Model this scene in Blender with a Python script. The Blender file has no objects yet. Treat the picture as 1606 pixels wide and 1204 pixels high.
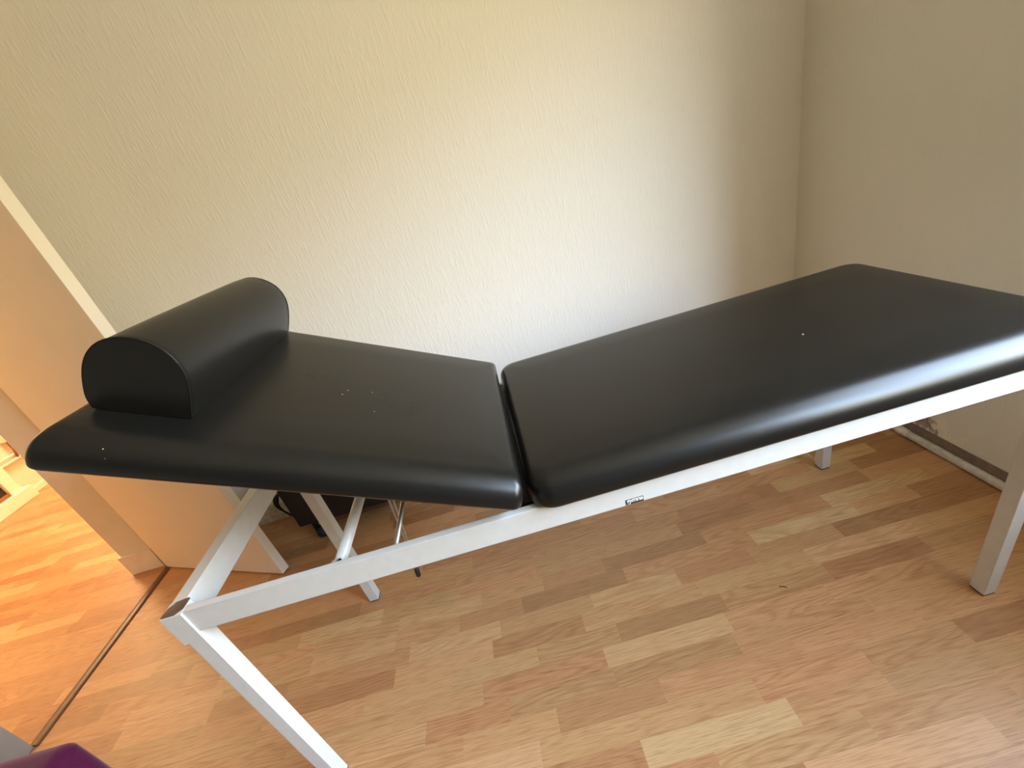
import bpy, bmesh, math, random
from mathutils import Vector, Matrix
random.seed(7)
SC = bpy.context.scene
COL = SC.collection
PI = math.pi
D = math.radians

# ------------------------------------------------------------------ helpers
def tag(o, label=None, cat=None, group=None, kind=None):
    if label: o['label'] = label
    if cat: o['category'] = cat
    if group: o['group'] = group
    if kind: o['kind'] = kind
    return o

def empty(name, loc=(0, 0, 0)):
    o = bpy.data.objects.new(name, None)
    o.location = loc
    o.empty_display_size = 0.05
    COL.objects.link(o)
    return o

def obj(name, bm, mat, parent=None, smooth=False, bevel=0.0, segs=2, recalc=True):
    if recalc:
        bmesh.ops.recalc_face_normals(bm, faces=bm.faces)
    me = bpy.data.meshes.new(name)
    bm.to_mesh(me); bm.free()
    if smooth:
        for p in me.polygons: p.use_smooth = True
    o = bpy.data.objects.new(name, me)
    COL.objects.link(o)
    if mat: me.materials.append(mat)
    if parent:
        root = parent
        off = Vector((0, 0, 0))
        while root is not None:
            off += root.location; root = root.parent
        o.parent = parent
        for v in me.vertices: v.co -= off      # script coordinates are world ones
    if bevel > 0:
        m = o.modifiers.new('bevel', 'BEVEL')
        m.width = bevel; m.segments = segs; m.limit_method = 'ANGLE'; m.angle_limit = D(35)
        m.harden_normals = False
        for p in me.polygons: p.use_smooth = True
        me.set_sharp_from_angle(angle=D(50)) if hasattr(me, 'set_sharp_from_angle') else None
    return o

def box(bm, x0, x1, y0, y1, z0, z1, mtx=None):
    co = [(x0,y0,z0),(x1,y0,z0),(x1,y1,z0),(x0,y1,z0),(x0,y0,z1),(x1,y0,z1),(x1,y1,z1),(x0,y1,z1)]
    v = [bm.verts.new(mtx @ Vector(c) if mtx else c) for c in co]
    for f in ((0,3,2,1),(4,5,6,7),(0,1,5,4),(1,2,6,5),(2,3,7,6),(3,0,4,7)):
        bm.faces.new([v[i] for i in f])
    return bm

def boxes(*bs):
    bm = bmesh.new()
    for b in bs: box(bm, *b)
    return bm

def tube(bm, pts, rad, n=14, caps=True):
    pts = [Vector(p) for p in pts]
    rads = rad if isinstance(rad, (list, tuple)) else [rad] * len(pts)
    rings = []; nrm = None
    for i, p in enumerate(pts):
        t = (pts[min(i+1, len(pts)-1)] - pts[max(i-1, 0)]).normalized()
        if nrm is None:
            a = Vector((0, 0, 1)) if abs(t.z) < .9 else Vector((1, 0, 0))
            nrm = t.cross(a).normalized()
        else:
            nrm = (nrm - t * nrm.dot(t)).normalized()
        b = t.cross(nrm)
        rings.append([bm.verts.new(p + (nrm * math.cos(2*PI*k/n) + b * math.sin(2*PI*k/n)) * rads[i]) for k in range(n)])
    for a, b in zip(rings, rings[1:]):
        for k in range(n):
            bm.faces.new((a[k], a[(k+1) % n], b[(k+1) % n], b[k]))
    if caps:
        bm.faces.new(rings[0][::-1]); bm.faces.new(rings[-1])
    return bm

def smoothpath(pts, n=8):
    P = [Vector(p) for p in pts]; out = []
    for i in range(len(P)-1):
        p0, p1, p2, p3 = P[max(i-1, 0)], P[i], P[i+1], P[min(i+2, len(P)-1)]
        for k in range(n):
            t = k / n
            out.append(.5*((2*p1)+(p2-p0)*t+(2*p0-5*p1+4*p2-p3)*t*t+(3*p1-p0-3*p2+p3)*t**3))
    out.append(P[-1])
    return out

def plan_loop(x0, x1, y0, y1, r, n=10):
    r = max(r, .001); pts = []
    for cx, cy, a0 in ((x1-r, y0+r, -90), (x1-r, y1-r, 0), (x0+r, y1-r, 90), (x0+r, y0+r, 180)):
        for k in range(n+1):
            a = D(a0 + 90*k/n)
            pts.append((cx + r*math.cos(a), cy + r*math.sin(a)))
    # extra points on the straights keep the crown smooth
    out = []
    for i, p in enumerate(pts):
        q = pts[(i+1) % len(pts)]
        out.append(p)
        d = math.hypot(q[0]-p[0], q[1]-p[1])
        m = 8 if d > .1 else 1
        for k in range(1, m):
            out.append((p[0]+(q[0]-p[0])*k/m, p[1]+(q[1]-p[1])*k/m))
    return out

def cushion(bm, x0, x1, y0, y1, t, rp=.05, ex_=.028, ey_=.058, side=.012, crown=.003, under=.012, mtx=None):
    """Padded board: flat underside, wide rolled upper edges (ex_ at the ends, ey_ along the sides), crowned top."""
    prof = [(-.012*0+under/.07, under/.07, 0), (.06, .06, .0015), (.01, .01, .006), (0, 0, side*.7)]
    prof = [(a*.07, b*.07, z) for a, b, z in prof]
    for k in range(0, 13):
        a = D(90*k/12)
        q = 1-math.cos(a)
        prof.append((ex_*q, ey_*q, side + (t-crown-side)*math.sin(a)))
    for k in range(1, 6):
        u = k/5
        prof.append((ex_ + u*.07, ey_ + u*.07, t - crown + crown*math.sin(u*PI/2)))
    rings = []
    for ix, iy, z in prof:
        ins = (ix+iy)/2
        lp = plan_loop(x0+ix, x1-ix, y0+iy, y1-iy, max(rp-ins*.7, .012), 10)
        rings.append([bm.verts.new(mtx @ Vector((p[0], p[1], z)) if mtx else (p[0], p[1], z)) for p in lp])
    for a, b in zip(rings, rings[1:]):
        n = len(a)
        for k in range(n):
            bm.faces.new((a[k], a[(k+1) % n], b[(k+1) % n], b[k]))
    bm.faces.new(rings[0][::-1]); bm.faces.new(rings[-1])
    return bm

# ------------------------------------------------------------------ materials
def srgb(r, g, b):
    f = lambda c: ((c/255+.055)/1.055)**2.4 if c > 10 else c/255/12.92
    return (f(r), f(g), f(b), 1)

class NT:
    def __init__(s, name):
        s.m = bpy.data.materials.new(name); s.m.use_nodes = True
        s.t = s.m.node_tree; s.b = s.t.nodes['Principled BSDF']
    def n(s, typ, **kw):
        nd = s.t.nodes.new(typ)
        for k, v in kw.items():
            if k in nd.inputs.keys() if isinstance(k, str) else False: nd.inputs[k].default_value = v
            else: setattr(nd, k, v)
        return nd
    def l(s, a, b): s.t.links.new(a, b)
    def math(s, op, a, b=None, c=None):
        nd = s.t.nodes.new('ShaderNodeMath'); nd.operation = op
        for i, v in enumerate((a, b, c)):
            if v is None: continue
            if isinstance(v, (int, float)): nd.inputs[i].default_value = v
            else: s.l(v, nd.inputs[i])
        return nd.outputs[0]
    def ramp(s, fac, stops, interp='LINEAR'):
        nd = s.t.nodes.new('ShaderNodeValToRGB'); cr = nd.color_ramp; cr.interpolation = interp
        while len(cr.elements) < len(stops): cr.elements.new(.5)
        for e, (p, c) in zip(cr.elements, stops): e.position = p; e.color = c
        s.l(fac, nd.inputs[0]); return nd.outputs[0]
    def noise(s, vec, scale, detail=3, rough=.55):
        nd = s.t.nodes.new('ShaderNodeTexNoise'); nd.inputs['Scale'].default_value = scale
        nd.inputs['Detail'].default_value = detail; nd.inputs['Roughness'].default_value = rough
        if vec is not None: s.l(vec, nd.inputs['Vector'])
        return nd
    def geo(s): return s.t.nodes.new('ShaderNodeNewGeometry').outputs['Position']
    def scale(s, vec, sc, loc=(0, 0, 0)):
        nd = s.t.nodes.new('ShaderNodeMapping'); nd.inputs['Scale'].default_value = sc; nd.inputs['Location'].default_value = loc
        s.l(vec, nd.inputs['Vector']); return nd.outputs[0]
    def mix(s, fac, a, b, mode='MIX'):
        nd = s.t.nodes.new('ShaderNodeMix'); nd.data_type = 'RGBA'; nd.blend_type = mode
        for inp, v in ((nd.inputs[0], fac), (nd.inputs[6], a), (nd.inputs[7], b)):
            if isinstance(v, (int, float, tuple)): inp.default_value = v
            else: s.l(v, inp)
        return nd.outputs[2]
    def bump(s, h, strength, dist):
        nd = s.t.nodes.new('ShaderNodeBump'); nd.inputs['Strength'].default_value = strength
        nd.inputs['Distance'].default_value = dist; s.l(h, nd.inputs['Height'])
        s.l(nd.outputs[0], s.b.inputs['Normal']); return nd
    def base(s, col, rough=.5, spec=.5, metal=0):
        if isinstance(col, tuple): s.b.inputs['Base Color'].default_value = col
        else: s.l(col, s.b.inputs['Base Color'])
        if isinstance(rough, (int, float)): s.b.inputs['Roughness'].default_value = rough
        else: s.l(rough, s.b.inputs['Roughness'])
        s.b.inputs['Specular IOR Level'].default_value = spec
        s.b.inputs['Metallic'].default_value = metal
        return s.m

def simple(name, col, rough=.5, spec=.5, metal=0, var=.06, scale=30):
    k = NT(name); n = k.noise(k.geo(), scale, 4)
    lo = tuple(c*(1-var) for c in col[:3]) + (1,); hi = tuple(min(1, c*(1+var)) for c in col[:3]) + (1,)
    c = k.ramp(n.outputs[0], [(.3, lo), (.7, hi)])
    return k.base(c, rough, spec, metal)

def wallpaper(name, col, axis='x', strength=.6, patch=False):
    k = NT(name); p = k.geo()
    sc = (125, 1, 17) if axis == 'x' else (1, 125, 17)
    n1 = k.noise(k.scale(p, sc), 1.0, 3, .6).outputs[0]
    sc2 = (190, 60, 45) if axis == 'x' else (60, 190, 45)
    n2 = k.noise(k.scale(p, sc2), 1.0, 3, .65).outputs[0]
    ridge = k.ramp(n1, [(.50, (0, 0, 0, 1)), (.66, (1, 1, 1, 1))])
    h = k.math('ADD', k.math('MULTIPLY', ridge, .9), k.math('MULTIPLY', n2, 1.3))
    big = k.noise(p, 1.2, 2).outputs[0]
    lo = tuple(c*.97 for c in col[:3]) + (1,)
    c = k.mix(big, lo, col)
    if patch:
        # torn paper and bare plaster low down beside the corner
        s = k.t.nodes.new('ShaderNodeSeparateXYZ'); k.l(p, s.inputs[0])
        y = s.outputs[1]; z = s.outputs[2]
        nz = k.noise(p, 22, 4, .7).outputs[0]
        e = k.math('ADD', k.math('MULTIPLY', k.math('SUBTRACT', y, .49), 1.1), k.math('MULTIPLY', k.math('SUBTRACT', nz, .5), .55))
        e2 = k.math('SUBTRACT', e, k.math('MULTIPLY', z, .55))
        msk = k.ramp(k.math('ADD', e2, .5), [(.50, (0, 0, 0, 1)), (.53, (1, 1, 1, 1))])
        zl = k.ramp(k.math('ADD', z, k.math('MULTIPLY', nz, .05)), [(.17, (1, 1, 1, 1)), (.20, (0, 0, 0, 1))])
        msk = k.math('MULTIPLY', msk, zl)
        n3 = k.noise(p, 45, 5, .7).outputs[0]
        pl = k.ramp(n3, [(.3, srgb(120, 104, 94)), (.55, srgb(176, 160, 148)), (.75, srgb(214, 204, 190))])
        c = k.mix(msk, c, pl)
        h = k.math('ADD', h, k.math('MULTIPLY', msk, k.math('SUBTRACT', k.math('MULTIPLY', n3, 2.0), 2.0)))
        # flaked lighter spots on the lower wall
        n4 = k.noise(p, 16, 3, .6).outputs[0]
        low = k.ramp(z, [(.10, (1, 1, 1, 1)), (.19, (0, 0, 0, 1))])
        sp = k.math('MULTIPLY', k.ramp(n4, [(.52, (0, 0, 0, 1)), (.60, (1, 1, 1, 1))]), low)
        c = k.mix(k.math('MULTIPLY', sp, .45), c, srgb(240, 230, 205))
    k.bump(h, strength, .0022)
    return k.base(c, .85, .25)

def laminate(name):
    k = NT(name); p = k.geo()
    s = k.t.nodes.new('ShaderNodeSeparateXYZ'); k.l(p, s.inputs[0])
    x, y = s.outputs[0], s.outputs[1]
    RW = .0597
    row = k.math('FLOOR', k.math('DIVIDE', k.math('ADD', y, .031), RW))
    wn = k.n('ShaderNodeTexWhiteNoise', noise_dimensions='1D'); k.l(row, wn.inputs['W'])
    xo = k.math('ADD', k.math('MULTIPLY', x, 3.1), k.math('MULTIPLY', wn.outputs['Value'], 53.0))
    xo = k.math('ADD', xo, k.math('MULTIPLY', row, 17.3))
    vo = k.n('ShaderNodeTexVoronoi', voronoi_dimensions='1D', feature='F1')
    vo.inputs['Scale'].default_value = 1.0
    vo.inputs['Randomness'].default_value = .85
    k.l(xo, vo.inputs['W'])
    sc = k.t.nodes.new('ShaderNodeSeparateColor'); k.l(vo.outputs['Color'], sc.inputs[0])
    r1, r2, r3 = sc.outputs[0], sc.outputs[1], sc.outputs[2]
    base = k.ramp(r1, [(0, srgb(166, 124, 88)), (.25, srgb(180, 138, 100)), (.6, srgb(189, 148, 108)),
                       (.84, srgb(194, 154, 114)), (.93, srgb(200, 163, 124)), (1, srgb(204, 170, 130))])
    hue = k.ramp(r2, [(0, srgb(255, 243, 233)), (1, srgb(250, 255, 242))])
    base = k.mix(1.0, base, hue, 'MULTIPLY')
    cv = k.t.nodes.new('ShaderNodeCombineXYZ')
    k.l(k.math('ADD', x, k.math('MULTIPLY', r2, 40)), cv.inputs[0]); k.l(k.math('ADD', y, k.math('MULTIPLY', r3, 40)), cv.inputs[1])
    v = cv.outputs[0]
    fine = k.noise(k.scale(v, (7, 190, 1)), 1.0, 4, .6).outputs[0]
    # cathedral figure: contour bands of a stretched low noise
    fld = k.noise(k.scale(v, (1.5, 13, 1)), 1.0, 1.2, .4).outputs[0]
    band = k.math('FRACT', k.math('MULTIPLY', fld, 16.0))
    line = k.ramp(band, [(0, (.9, .9, .9, 1)), (.3, (.1, .1, .1, 1)), (.7, (0, 0, 0, 1)), (1, (.9, .9, .9, 1))])
    line = k.math('MULTIPLY', line, k.ramp(r3, [(.25, (.15, .15, .15, 1)), (.6, (1, 1, 1, 1))]))
    pore = k.noise(k.scale(v, (16, 430, 1)), 1.0, 2, .5).outputs[0]
    c = k.mix(k.math('MULTIPLY', line, .36), base, k.mix(1.0, base, srgb(196, 150, 118), 'MULTIPLY'))
    c = k.mix(.55, c, k.mix(1.0, c, k.ramp(fine, [(.3, srgb(226, 212, 200)), (.62, (1, 1, 1, 1))]), 'MULTIPLY'))
    c = k.mix(.5, c, k.mix(1.0, c, k.ramp(pore, [(.32, srgb(190, 170, 152)), (.5, (1, 1, 1, 1))]), 'MULTIPLY'))
    # plank joints every three strips
    fr = k.math('FRACT', k.math('DIVIDE', k.math('ADD', y, .031), RW*3))
    edge = k.math('LESS_THAN', fr, .006)
    c = k.mix(k.math('MULTIPLY', edge, .45), c, srgb(110, 74, 48))
    rough = k.math('ADD', .27, k.math('MULTIPLY', fine, .16))
    k.bump(k.math('ADD', fine, k.math('MULTIPLY', edge, -1.5)), .08, .0006)
    return k.base(c, rough, .45)

def leather(name, specks=(), rough=.29):
    k = NT(name); p = k.geo()
    n = k.noise(p, 520, 3, .6).outputs[0]
    vo = k.n('ShaderNodeTexVoronoi', feature='DISTANCE_TO_EDGE'); vo.inputs['Scale'].default_value = 620
    k.l(p, vo.inputs['Vector'])
    h = k.math('ADD', k.math('MULTIPLY', vo.outputs[0], 1.2), n)
    big = k.noise(p, 5, 3).outputs[0]
    c = k.ramp(big, [(.3, (.0060, .0058, .0053, 1)), (.7, (.0080, .0076, .0070, 1))])
    for (q, r, col) in specks:
        d = k.n('ShaderNodeVectorMath', operation='DISTANCE'); k.l(p, d.inputs[0]); d.inputs[1].default_value = q
        c = k.mix(k.math('LESS_THAN', d.outputs['Value'], r), c, col)
    k.bump(h, .10, .0005)
    return k.base(c, k.math('ADD', rough-.04, k.math('MULTIPLY', big, .08)), .36)

M = {}
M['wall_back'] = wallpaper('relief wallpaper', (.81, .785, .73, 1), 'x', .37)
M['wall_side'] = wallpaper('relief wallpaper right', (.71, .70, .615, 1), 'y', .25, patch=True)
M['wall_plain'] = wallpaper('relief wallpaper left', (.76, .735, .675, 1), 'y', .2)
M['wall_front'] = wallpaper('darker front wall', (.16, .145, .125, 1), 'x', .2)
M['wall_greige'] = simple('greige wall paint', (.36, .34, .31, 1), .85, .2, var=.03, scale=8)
M['ceiling'] = simple('white ceiling paint', (.78, .76, .71, 1), .9, .2, var=.02, scale=3)
M['floor'] = laminate('beech strip laminate')
M['white_metal'] = simple('white powder coat', (.62, .62, .60, 1), .42, .5, var=.03, scale=40)
M['white_tube'] = simple('white lacquered tube', (.74, .74, .72, 1), .35, .5, var=.05, scale=90)
M['chrome'] = simple('dull chrome', (.50, .49, .46, 1), .45, .5, 1.0, var=.08, scale=120)
M['brown_plastic'] = simple('brown tube plug', srgb(88, 66, 58), .5, .4, var=.2, scale=60)
M['rubber'] = simple('black rubber', (.012, .012, .012, 1), .6, .4, var=.2, scale=60)
M['door'] = simple('cream door lacquer', (.80, .74, .63, 1), .45, .4, var=.02, scale=6)
M['reveal'] = simple('painted plaster', (.70, .655, .565, 1), .85, .25, var=.03, scale=14)
M['skirting'] = simple('cream skirting paint', (.72, .67, .58, 1), .5, .4, var=.05, scale=25)
M['skirting_worn'] = simple('worn white skirting paint', (.62, .56, .47, 1), .6, .35, var=.22, scale=38)
M['strip'] = simple('brown threshold profile', srgb(98, 64, 38), .42, .5, var=.12, scale=70)
M['pipe'] = simple('flaking white pipe paint', (.66, .62, .54, 1), .5, .4, var=.14, scale=55)
M['bare'] = simple('bare plaster strip', srgb(128, 112, 100), .85, .2, var=.14, scale=60)
M['black_plastic'] = simple('black plastic', (.010, .010, .010, 1), .5, .4, var=.15, scale=40)
M['cable'] = simple('black cable', (.010, .009, .009, 1), .45, .4, var=.1)
M['label_black'] = simple('black label print', (.015, .015, .017, 1), .45, .4, var=.05)
M['label_white'] = simple('white label print', (.82, .82, .82, 1), .5, .4, var=.02)
M['hall_wall'] = simple('hall wall paint', (.74, .67, .55, 1), .85, .2, var=.03, scale=10)
M['hall_white'] = simple('hall white lacquer', (.82, .78, .68, 1), .4, .4, var=.02, scale=10)
M['dark_wood'] = simple('dark brown wood', srgb(58, 40, 32), .4, .4, var=.3, scale=25)
M['cord_brown'] = simple('brown cord', srgb(150, 92, 50), .7, .3, var=.1)
M['stitch'] = leather('black piping leather', rough=.34)

k = NT('purple woven upholstery'); p = k.geo()
w1 = k.noise(p, 420, 3).outputs[0]
k.bump(w1, .35, .001)
k.b.inputs['Sheen Weight'].default_value = .26
k.b.inputs['Sheen Roughness'].default_value = .45
k.b.inputs['Sheen Tint'].default_value = (.95, .55, .55, 1)
M['purple'] = k.base(k.ramp(w1, [(.3, srgb(62, 5, 40)), (.7, srgb(74, 8, 50))]), .85, .2)

k = NT('window glass')
tr = k.t.nodes.new('ShaderNodeBsdfTransparent'); gl = k.t.nodes.new('ShaderNodeBsdfGlossy')
gl.inputs['Roughness'].default_value = .02
mx = k.t.nodes.new('ShaderNodeMixShader'); mx.inputs[0].default_value = .06
k.l(tr.outputs[0], mx.inputs[1]); k.l(gl.outputs[0], mx.inputs[2])
k.l(mx.outputs[0], k.t.nodes['Material Output'].inputs['Surface'])
M['glass'] = k.m
M['glass_dark'] = simple('dark glass pane', (.02, .018, .016, 1), .1, .5, var=.2, scale=8)

# ------------------------------------------------------------------ the room
XR, YB, XL, XH = 2.2146, 1.2594, -1.19, -1.385      # right wall, back wall, left wall (room / hall face)
YN, ZC = -2.30, 2.55
DY0, DY1, DZ = .362, 1.16, 2.06                     # doorway in the left wall
HX, HY0, HY1 = -3.30, -.6, 4.2                      # hall beyond it
WY0, WY1, WZ0, WZ1 = -1.60, .10, .85, 2.38          # window in the right wall

def struct(name, bm, mat, **kw):
    o = obj(name, bm, mat, **kw); o['kind'] = 'structure'; return o

struct('floor', boxes((HX-.3, XR+.3, YN-.3, HY1+.3, -.12, 0)), M['floor'])
struct('ceiling', boxes((HX-.3, XR+.3, YN-.3, HY1+.3, ZC, ZC+.12)), M['ceiling'])
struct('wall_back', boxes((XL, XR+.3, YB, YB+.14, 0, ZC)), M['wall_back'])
T = .28
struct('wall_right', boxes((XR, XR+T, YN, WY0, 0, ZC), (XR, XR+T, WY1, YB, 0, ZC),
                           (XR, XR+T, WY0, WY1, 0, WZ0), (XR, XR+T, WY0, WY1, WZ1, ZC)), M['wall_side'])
struct('wall_front', boxes((XL, XR+.3, YN-.15, YN, 0, ZC)), M['wall_front'])
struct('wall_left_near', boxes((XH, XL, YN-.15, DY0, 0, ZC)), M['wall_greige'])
struct('wall_left', boxes((XH, XL, DY1, YB+.14, 0, ZC), (XH, XL, DY0, DY1, DZ, ZC)), M['reveal'])
# hall shell
struct('wall_hall_far', boxes((HX-.2, HX, HY0, HY1, 0, ZC)), M['hall_wall'])
struct('wall_hall_side', boxes((HX-.2, XH, HY1, HY1+.15, 0, ZC)), M['hall_wall'])
struct('wall_hall_near', boxes((HX-.2, XH, HY0-.15, HY0, 0, ZC)), M['hall_wall'])
struct('wall_hall_inner', boxes((XH, XH+.14, YB+.14, HY1, 0, ZC)), M['hall_wall'])

# window in the right wall: fixed frame, two casements, panes, sill
def window(name, x0, x1, y0, y1, z0, z1, mat, sill):
    fr = .055
    w = struct(name, boxes((x0, x1, y0, y0+fr, z0, z1), (x0, x1, y1-fr, y1, z0, z1),
                           (x0, x1, y0+fr, y1-fr, z0, z0+fr), (x0, x1, y0+fr, y1-fr, z1-fr, z1),
                           (x0, x1, (y0+y1)/2-.04, (y0+y1)/2+.04, z0+fr, z1-fr)), mat, bevel=.004)
    xm = (x0+x1)/2
    for a, b in ((y0+fr, (y0+y1)/2-.04), ((y0+y1)/2+.04, y1-fr)):
        obj('pane', boxes((xm-.003, xm+.003, a, b, z0+fr, z1-fr)), M['glass'], w)
    obj('window_sill', boxes(sill), mat, w, bevel=.004)
    return w
window('window_1', XR+.13, XR+.19, WY0, WY1, WZ0, WZ1, M['hall_white'], (XR-.0, XR+.13, WY0, WY1, WZ0, WZ0+.022))

# skirting and trims
struct('baseboard_back', boxes((XL, XR-.03, YB-.011, YB, 0, .105)), M['skirting_worn'], bevel=.003)
struct('baseboard_left', boxes((-1.396, -1.222, 1.148, DY1, 0, .122), (-1.396, XH, DY1, 2.4, 0, .122)), M['skirting'], bevel=.002)
bm = bmesh.new()                                       # rounded threshold profile
n = 10; prof = [(math.cos(PI*k/n)*.0195, math.sin(PI*k/n)*.009) for k in range(n+1)]
ra = [bm.verts.new((-1.190+a, DY0, .0005+b)) for a, b in prof]
rb = [bm.verts.new((-1.190+a, 1.136, .0005+b)) for a, b in prof]
for i in range(n): bm.faces.new((ra[i], ra[i+1], rb[i+1], rb[i]))
bm.faces.new(ra); bm.faces.new(rb[::-1]); bm.faces.new((ra[0], rb[0], rb[n], ra[n]))
struct('trim_1', bm, M['strip'], smooth=False)
struct('trim_2', boxes((XR-.004, XR, YN, .66, .026, .060)), M['bare'])

# heating pipe along the foot of the right wall
hp = empty('heating_pipe', (XR-.016, 0, .0))
tag(hp, 'flaking white heating pipe lying along the foot of the right wall behind the table legs', 'pipe')
obj('tube', tube(bmesh.new(), [(XR-.0155, YN, .0155), (XR-.0155, .60, .0155)], .0145, 18), M['pipe'], hp, smooth=True)
bm = tube(bmesh.new(), [(XR-.0165, .585, .0165), (XR-.0165, .592, .0165), (XR-.0165, .628, .0165), (XR-.0165, .634, .0165)], [.0135, .0165, .0165, .0135], 18)
obj('coupling', bm, M['pipe'], hp, smooth=True)
pts = [(XR-.0155, .63, .0155)]; rr = [.0145]
for i in range(1, 26):
    pts.append((XR-.0155+random.uniform(-.0015, .001), .63+.024*i, .0155+random.uniform(-.001, .0015))); rr.append(random.uniform(.0115, .0145))
obj('rough_stub', tube(bmesh.new(), pts, rr, 12), M['skirting_worn'], hp, smooth=True)

# ------------------------------------------------------------------ door leaf
A = Vector((-1.1896, 1.1245, 0)); B = Vector((-.4586, .8345, 0))
u = (B-A).normalized(); nrm = Vector((-u.y, u.x, 0))
Ld = (B-A).length
dm = Matrix(((u.x, nrm.x, 0, A.x), (u.y, nrm.y, 0, A.y), (0, 0, 1, 0), (0, 0, 0, 1)))
door = struct('door_1', box(bmesh.new(), 0, Ld, 0, .039, .007, 2.03, dm), M['door'], bevel=.0015)

# ------------------------------------------------------------------ treatment table
LX, W, H, HR, S = 1.8518, .5881, .7342, .6753, .035
tt = empty('treatment_table', (LX/2, W/2, 0))
tag(tt, 'black padded treatment table with raised head end on a white square-tube frame', 'treatment table')

def leg(x0, y0, ztop):
    l = obj('leg', boxes((x0, x0+S, y0, y0+S, .004, ztop)), M['white_metal'], tt, bevel=.0016)
    obj('foot_pad', boxes((x0+.001, x0+S-.001, y0+.001, y0+S-.001, 0, .005)), M['rubber'], l)
    return l
leg(0, 0, H); leg(LX-S, 0, H); leg(0, W-S, H); leg(LX-S, W-S, H)
for y0 in (.0035, W-.0035-.017):
    r = obj('side_rail', boxes((S, LX-S, y0, y0+.017, HR, H)), M['white_metal'], tt, bevel=.0018)
    if y0 < .1:
        near_rail = r
# end rails: flat tube running across, standing a little proud of the legs; open ends show brown plugs
for x0, x1 in ((-.008, .024), (LX-.024, LX+.008)):
    out = x0 < 0
    er = obj('end_rail', boxes((x0, x1, S, W-S, H-.062 if True else 0, H)), M['white_metal'], tt, bevel=.002)
    xa, xb = (x0, S-.0006) if out else (LX-S+.0006, x1)
    for y0, y1 in ((-.0006, S), (W-S, W+.0006)):
        obj('rail_end', boxes((xa, xb, y0, y1, H-.080, H+.0003)), M['white_metal'], er)
for x0, x1 in ((-.006, S-.003), (LX-S+.003, LX+.006)):
    for y0, y1 in ((.002, S+.002), (W-S-.002, W-.002)):
        bm = bmesh.new()
        nx = 6
        g = [[bm.verts.new((x0+(x1-x0)*i/nx, y0+(y1-y0)*j/nx, H+.0012 - .0 + .0016*math.cos(3.2*(i/nx-j/nx)))) for j in range(nx+1)] for i in range(nx+1)]
        for i in range(nx):
            for j in range(nx):
                bm.faces.new((g[i][j], g[i+1][j], g[i+1][j+1], g[i][j+1]))
        r_ = bmesh.ops.extrude_face_region(bm, geom=bm.faces[:])
        for v in r_['geom']:
            if isinstance(v, bmesh.types.BMVert): v.co.z = H-.002
        obj('end_plug', bm, M['brown_plastic'], tt, smooth=False)

# seat section
specks_seat = [((1.452, .232, .8025), .0022, (.6, .6, .6, 1))]
M['leather_seat'] = leather('black vinyl seat section', specks_seat)
SX0, SX1, SY0, SY1, SZ, ST = .7385, 1.884, -.0155, .604, .7352, .067
bm = bmesh.new()
cushion(bm, SX0, SX1, SY0, SY1, ST, rp=.055, mtx=Matrix.Translation((0, 0, SZ)))
seat = obj('seat_cushion', bm, M['leather_seat'], tt, smooth=True)

# head section, hinged and tilted up
TH = D(27.2)
ex = Vector((-math.cos(TH), 0, math.sin(TH))); en = Vector((math.sin(TH), 0, math.cos(TH)))
O = Vector((.704, 0, .765))
# local axes: x = -ex (towards hinge), y = y, z = en
hm = Matrix(((-ex.x, 0, en.x, O.x), (0, 1, 0, 0), (-ex.z, 0, en.z, O.z), (0, 0, 0, 1)))
HT = .061
def hpnt(s, y, h): return O + ex*s + en*h + Vector((0, y, 0))
specks_head = [(hpnt(.649, -.0039, .0424), .0019, (.7, .7, .7, 1)), (hpnt(.642, -.0134, .0325), .0013, (.5, .5, .5, 1)),
               (hpnt(.358, .2344, HT), .0016, (.5, .5, .48, 1)), (hpnt(.351, .2552, HT), .0016, (.5, .5, .48, 1)), (hpnt(.300, .2613, HT), .0015, (.4, .4, .4, 1)), (hpnt(.282, .178, HT), .0014, (.4, .4, .4, 1))]
M['leather_head'] = leather('black vinyl head section', [(tuple(a), b, c) for a, b, c in specks_head])
bm = bmesh.new()
cushion(bm, -.753, .020, -.021, .606, HT, rp=.022, mtx=hm)
head = obj('head_cushion', bm, M['leather_head'], tt, smooth=True)

obj('gap_blocker', boxes((.700, .776, .03, W-.03, .705, .7335)), M['black_plastic'], tt, bevel=.002)  # unseen dark bar added to keep light out of the cushion gap
# cross tubes between the rails
ct = obj('cross_tube', tube(bmesh.new(), [(.328, .024, .702), (.328, W-.024, .702)], .0125, 24), M['white_tube'], tt, smooth=False)
for pl_ in ct.data.polygons: pl_.use_smooth = len(pl_.vertices) == 4
cl = obj('collar', tube(bmesh.new(), [(.323, .0215, .697), (.323, .050, .697), (.3235, .053, .6975)], [.0175, .0165, .013], 24), M['white_tube'], tt)
obj('set_screw', tube(bmesh.new(), [(.331, .041, .711), (.336, .041, .717)], .0035, 10), M['rubber'], cl)
st = obj('stretcher_tube', tube(bmesh.new(), [(.452, .0215, .7105), (.452, W-.022, .7105)], .0058, 16), M['chrome'], tt)
for pl_ in st.data.polygons: pl_.use_smooth = len(pl_.vertices) == 4
# release lever: wire loop under the head section
lv = obj('release_lever', tube(tube(bmesh.new(), [(.428, .200, .907), (.402, .200, .585), (.3885, .200, .452)], .0028, 10),
                               [(.443, .200, .899), (.409, .2005, .600), (.3905, .2005, .452)], .0028, 10), M['chrome'], tt, smooth=True)
obj('lever_tip', tube(bmesh.new(), [(.3915, .200, .470), (.3905, .200, .466), (.3885, .200, .446), (.388, .200, .440)], [.0045, .0065, .0065, .004], 14), M['rubber'], lv, smooth=True)

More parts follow.
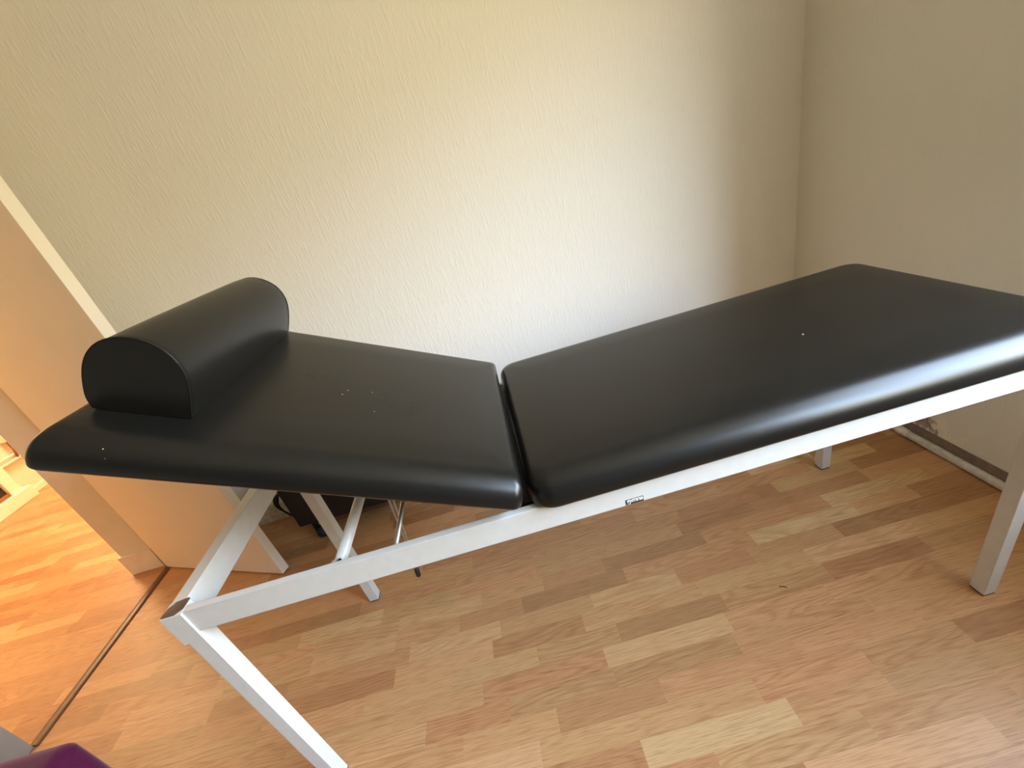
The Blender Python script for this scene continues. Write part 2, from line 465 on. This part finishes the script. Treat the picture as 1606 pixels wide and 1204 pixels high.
# maker's plate on the near rail
plate = obj('maker_plate', boxes((.9195, .9555, .0029, .0036, .6775, .6905)), M['label_black'], near_rail)
tc = bpy.data.curves.new('maker_text', 'FONT'); tc.body = 'gymna'; tc.size = .0150; tc.extrude = .0003
tc.shear = .18; tc.offset = .00035; tc.space_character = .92
to = bpy.data.objects.new('maker_text', tc); COL.objects.link(to)
bpy.context.view_layer.update()
me = bpy.data.meshes.new_from_object(to.evaluated_get(bpy.context.evaluated_depsgraph_get()))
bpy.data.objects.remove(to)
xs = [v.co.x for v in me.vertices]; ys = [v.co.y for v in me.vertices]
sx = .0345/(max(xs)-min(xs)); sy = .0115/(max(ys)-min(ys))
bm = bmesh.new(); bm.from_mesh(me); bpy.data.meshes.remove(me)
for v in bm.verts:
    v.co = Vector((.9202+(v.co.x-min(xs))*sx, .0029-(v.co.z+.0003)*.5, .6783+(v.co.y-min(ys))*sy))
obj('lettering', bm, M['label_white'], plate)

# ------------------------------------------------------------------ half-round bolster on the head section
bo = empty('bolster_pillow', tuple(hpnt(.64, .31, HT)))
tag(bo, 'black half-round bolster pillow lying across the raised head end of the table', 'pillow')
# profile in (s, h) measured from the head top face, hinge side first
S0, HB = .5670, HT + .0005
prf = [(0, 0), (-.0015, .03), (-.001, .06), (.003, .083), (.010, .100), (.020, .114), (.034, .125), (.052, .1325), (.072, .136),
       (.092, .1345), (.110, .128), (.126, .117), (.138, .102), (.146, .085), (.151, .065), (.1535, .040), (.153, .018), (.147, 0)]
prf = [(a*1.0, b) for a, b in prf]
def dshape(bm, ys, scs):
    rings = []
    cs, ch = .076, .055
    for y, sc_ in zip(ys, scs):
        ring = []
        for a, b in prf:
            aa = cs + (a-cs)*(1-sc_*1.0); bb = b if b == 0 else ch + (b-ch)*(1-sc_)
            ring.append(bm.verts.new(hpnt(S0+aa, y, HB+max(bb, 0))))
        rings.append(ring)
    n = len(prf)
    for a, b in zip(rings, rings[1:]):
        for k_ in range(n):
            bm.faces.new((a[k_], a[(k_+1) % n], b[(k_+1) % n], b[k_]))
    bm.faces.new(rings[0][::-1]); bm.faces.new(rings[-1])
    return bm
BY0, BY1 = .075, .548
ys = [BY0, BY0+.002, BY0+.012, BY0+.05] + [BY0+.05+(BY1-BY0-.1)*i/8 for i in range(1, 8)] + [BY1-.05, BY1-.012, BY1-.002, BY1]
scs = [.026, .010, .007, .0] + [-.004, -.006, -.006, -.006, -.006, -.004, -.002] + [.004, .022, .040, .062]
M['leather_bolster'] = leather('black vinyl bolster', rough=.33)
b_ = obj('cover', dshape(bmesh.new(), ys, scs), M['leather_bolster'], bo, smooth=True)
b_.data.set_sharp_from_angle(angle=D(40))
for y, q in ((BY0+.001, .014), (BY1-.001, .045)):
    pts = [hpnt(S0+.076+(a-.076)*(1-q), y, HB+max(.055+(b-.055)*(1-q), .002)) for a, b in prf]
    obj('seam_piping', tube(bmesh.new(), smoothpath(pts, 3), .0013, 8), M['stitch'], bo, smooth=True)

# ------------------------------------------------------------------ black cabinet on casters behind the head end
kb = empty('caster_cabinet', (-.12, 1.11, 0))
tag(kb, 'black box-shaped cabinet on small casters, standing in shadow under the raised head end', 'cabinet')
obj('body', boxes((-.391, .085, 1.0, 1.22, .100, .42)), M['black_plastic'], kb, bevel=.006)
obj('lid', boxes((-.397, .091, .994, 1.226, .42, .445)), M['black_plastic'], kb, bevel=.005)
for cx, cy in ((-.315, 1.022), (-.315, 1.19), (.02, 1.185)):
    c_ = obj('caster', boxes((cx-.022, cx-.018, cy-.016, cy+.02, .03, .10), (cx+.018, cx+.022, cy-.016, cy+.02, .03, .10), (cx-.022, cx+.022, cy-.014, cy+.016, .092, .1005)), M['black_plastic'], kb, bevel=.001)
    obj('wheel', tube(bmesh.new(), [(cx-.017, cy, .031), (cx-.014, cy, .031), (cx+.014, cy, .031), (cx+.017, cy, .031)], [.027, .031, .031, .027], 22), M['rubber'], c_, smooth=True)
cp = [(-.392, 1.10, .225), (-.43, 1.10, .25), (-.468, 1.095, .243), (-.487, 1.09, .205), (-.475, 1.085, .165), (-.445, 1.08, .125), (-.405, 1.075, .112), (-.375, 1.07, .115)]
sp_ = smoothpath(cp, 8)
rd = [.0045 + .009*max(0, 1-abs(i/len(sp_)-.36)/.22) for i in range(len(sp_))]
obj('power_cord', tube(bmesh.new(), sp_, rd, 12), M['cable'], kb, smooth=True)

# ------------------------------------------------------------------ purple stool in the near left corner
ps = empty('upholstered_stool', (-.69, -.26, 0))
tag(ps, 'square stool in dark purple fabric at the bottom left corner, beside the doorway threshold', 'stool')
bm = bmesh.new()
cushion(bm, -.98, -.415, -.56, .030, .20, rp=.03, ex_=.035, ey_=.035, side=.168, mtx=Matrix.Translation((0, 0, .252)))
obj('seat_pad', bm, M['purple'], ps, smooth=True)
obj('base', boxes((-.972, -.423, -.552, .022, .09, .253)), M['purple'], ps, bevel=.008)
for cx in (-.94, -.455):
    for cy in (-.52, -.01):
        obj('foot', tube(bmesh.new(), [(cx, cy, 0), (cx, cy, .09)], [.014, .02], 14), M['dark_wood'], ps, smooth=True)

# ------------------------------------------------------------------ things in the sunlit hall
dr = empty('glazed_door', (HX+.05, 2.0, 0))
tag(dr, 'white framed glazed door with a dark pane in the sunlit hall beyond the doorway', 'door')
obj('frame', boxes((HX+.01, HX+.06, 1.62, 1.71, .10, 2.05), (HX+.01, HX+.06, 2.435, 2.525, .10, 2.05), (HX+.01, HX+.06, 1.71, 2.435, 1.96, 2.05)), M['hall_white'], dr, bevel=.004)
obj('bottom_rail', boxes((HX+.002, HX+.085, 1.58, 2.565, 0, .10)), M['hall_white'], dr, bevel=.004)
obj('inner_bead', boxes((HX+.02, HX+.05, 1.71, 2.435, .10, .128)), M['cord_brown'], dr)
obj('pane', boxes((HX+.028, HX+.036, 1.71, 2.435, .128, 1.96)), M['glass_dark'], dr)
ra_ = empty('panel_radiator', (HX+.06, 3.2, .4))
tag(ra_, 'white panel radiator mounted on the hall wall beyond the doorway', 'radiator')
bm = boxes((HX+.03, HX+.075, 2.66, 3.7, .46, .72))
obj('panel', bm, M['hall_white'], ra_, bevel=.008)
obj('convector', boxes((HX+.001, HX+.03, 2.70, 3.66, .49, .69)), M['hall_white'], ra_)
obj('supply_pipe', tube(bmesh.new(), [(HX+.022, 2.53, .305), (HX+.022, 3.9, .305)], .011, 12), M['hall_white'], ra_, smooth=True)
obj('return_pipe', tube(bmesh.new(), [(HX+.022, 2.53, .345), (HX+.022, 3.9, .345)], .009, 12), M['hall_white'], ra_, smooth=True)
obj('riser', tube(bmesh.new(), [(HX+.022, 2.69, .305), (HX+.045, 2.69, .38), (HX+.05, 2.69, .47)], .009, 12), M['cord_brown'], ra_, smooth=True)
struct('baseboard_hall', boxes((HX, HX+.012, 2.57, HY1, 0, .045)), M['hall_white'])

# a scrap of black thread on the laminate
th_ = obj('thread_scrap', tube(bmesh.new(), smoothpath([(1.377, .176, .0015), (1.383, .172, .0022), (1.389, .170, .0018), (1.394, .165, .0015)], 4), .0011, 8), M['rubber'], smooth=True)
tag(th_, 'tiny scrap of black thread lying on the laminate floor between the table legs', 'thread')

# ------------------------------------------------------------------ light: sky, greenery, added warm fill light in the hall
wd = bpy.data.worlds.new('daylight'); SC.world = wd; wd.use_nodes = True
nt = wd.node_tree; bg = nt.nodes['Background']
tcn = nt.nodes.new('ShaderNodeTexCoord'); sep = nt.nodes.new('ShaderNodeSeparateXYZ')
nt.links.new(tcn.outputs['Generated'], sep.inputs[0])
rp = nt.nodes.new('ShaderNodeValToRGB'); cr = rp.color_ramp
mp = nt.nodes.new('ShaderNodeMapRange'); mp.inputs['From Min'].default_value = -1; mp.inputs['From Max'].default_value = 1
nt.links.new(sep.outputs[2], mp.inputs[0]); nt.links.new(mp.outputs[0], rp.inputs[0])
stops = [(.0, (.20, .17, .11, 1)), (.49, (.23, .20, .125, 1)), (.53, (.27, .235, .145, 1)), (.61, (.38, .34, .24, 1)), (.67, (.70, .87, 1.05, 1)), (.77, (.55, .73, .98, 1)), (.87, (.26, .32, .41, 1)), (1.0, (.16, .21, .29, 1))]
while len(cr.elements) < len(stops): cr.elements.new(.5)
for e, (pp, c) in zip(cr.elements, stops): e.position = pp; e.color = c
nt.links.new(rp.outputs[0], bg.inputs['Color']); bg.inputs['Strength'].default_value = 50.0

def portal(name, loc, rot, sx_, sy_):
    l = bpy.data.lights.new(name, 'AREA'); l.shape = 'RECTANGLE'; l.size = sx_; l.size_y = sy_
    l.cycles.is_portal = True
    o = bpy.data.objects.new(name, l); COL.objects.link(o); o.location = loc; o.rotation_euler = rot
portal('window_portal', (XR+.21, (WY0+WY1)/2, (WZ0+WZ1)/2), (0, D(90), 0), WZ1-WZ0, WY1-WY0)

hl = bpy.data.lights.new('hall_warm_fill', 'POINT'); hl.energy = 185; hl.color = (1.0, .70, .40); hl.shadow_soft_size = .20  # added point light without a fixture, warms the hall floor and door
ho = bpy.data.objects.new('hall_warm_fill', hl); COL.objects.link(ho); ho.location = (-2.55, 2.45, 2.05)

# ------------------------------------------------------------------ camera
f = 657.825; yaw, pit, rol = -.0058, .4601, -.2894
fw = Vector((math.sin(yaw)*math.cos(pit), math.cos(yaw)*math.cos(pit), -math.sin(pit)))
rt = fw.cross(Vector((0, 0, 1))).normalized(); up = rt.cross(fw)
r2 = math.cos(rol)*rt + math.sin(rol)*up; u2 = -math.sin(rol)*rt + math.cos(rol)*up
cd = bpy.data.cameras.new('camera'); cd.sensor_width = 36; cd.sensor_fit = 'HORIZONTAL'; cd.lens = f/1606*36
cd.clip_start = .02
cam = bpy.data.objects.new('camera', cd); COL.objects.link(cam)
cam.matrix_world = Matrix(((r2.x, u2.x, -fw.x, .7748), (r2.y, u2.y, -fw.y, -.6099), (r2.z, u2.z, -fw.z, 1.3095), (0, 0, 0, 1)))
SC.camera = cam

SC.view_settings.view_transform = 'Standard'; SC.view_settings.look = 'None'
SC.view_settings.exposure = 0.0; SC.view_settings.gamma = 1.0; SC.view_settings.use_curve_mapping = False
SC.cycles.use_denoising = True
SC.cycles.max_bounces = 12; SC.cycles.diffuse_bounces = 8
SC.cycles.sample_clamp_indirect = 6.0
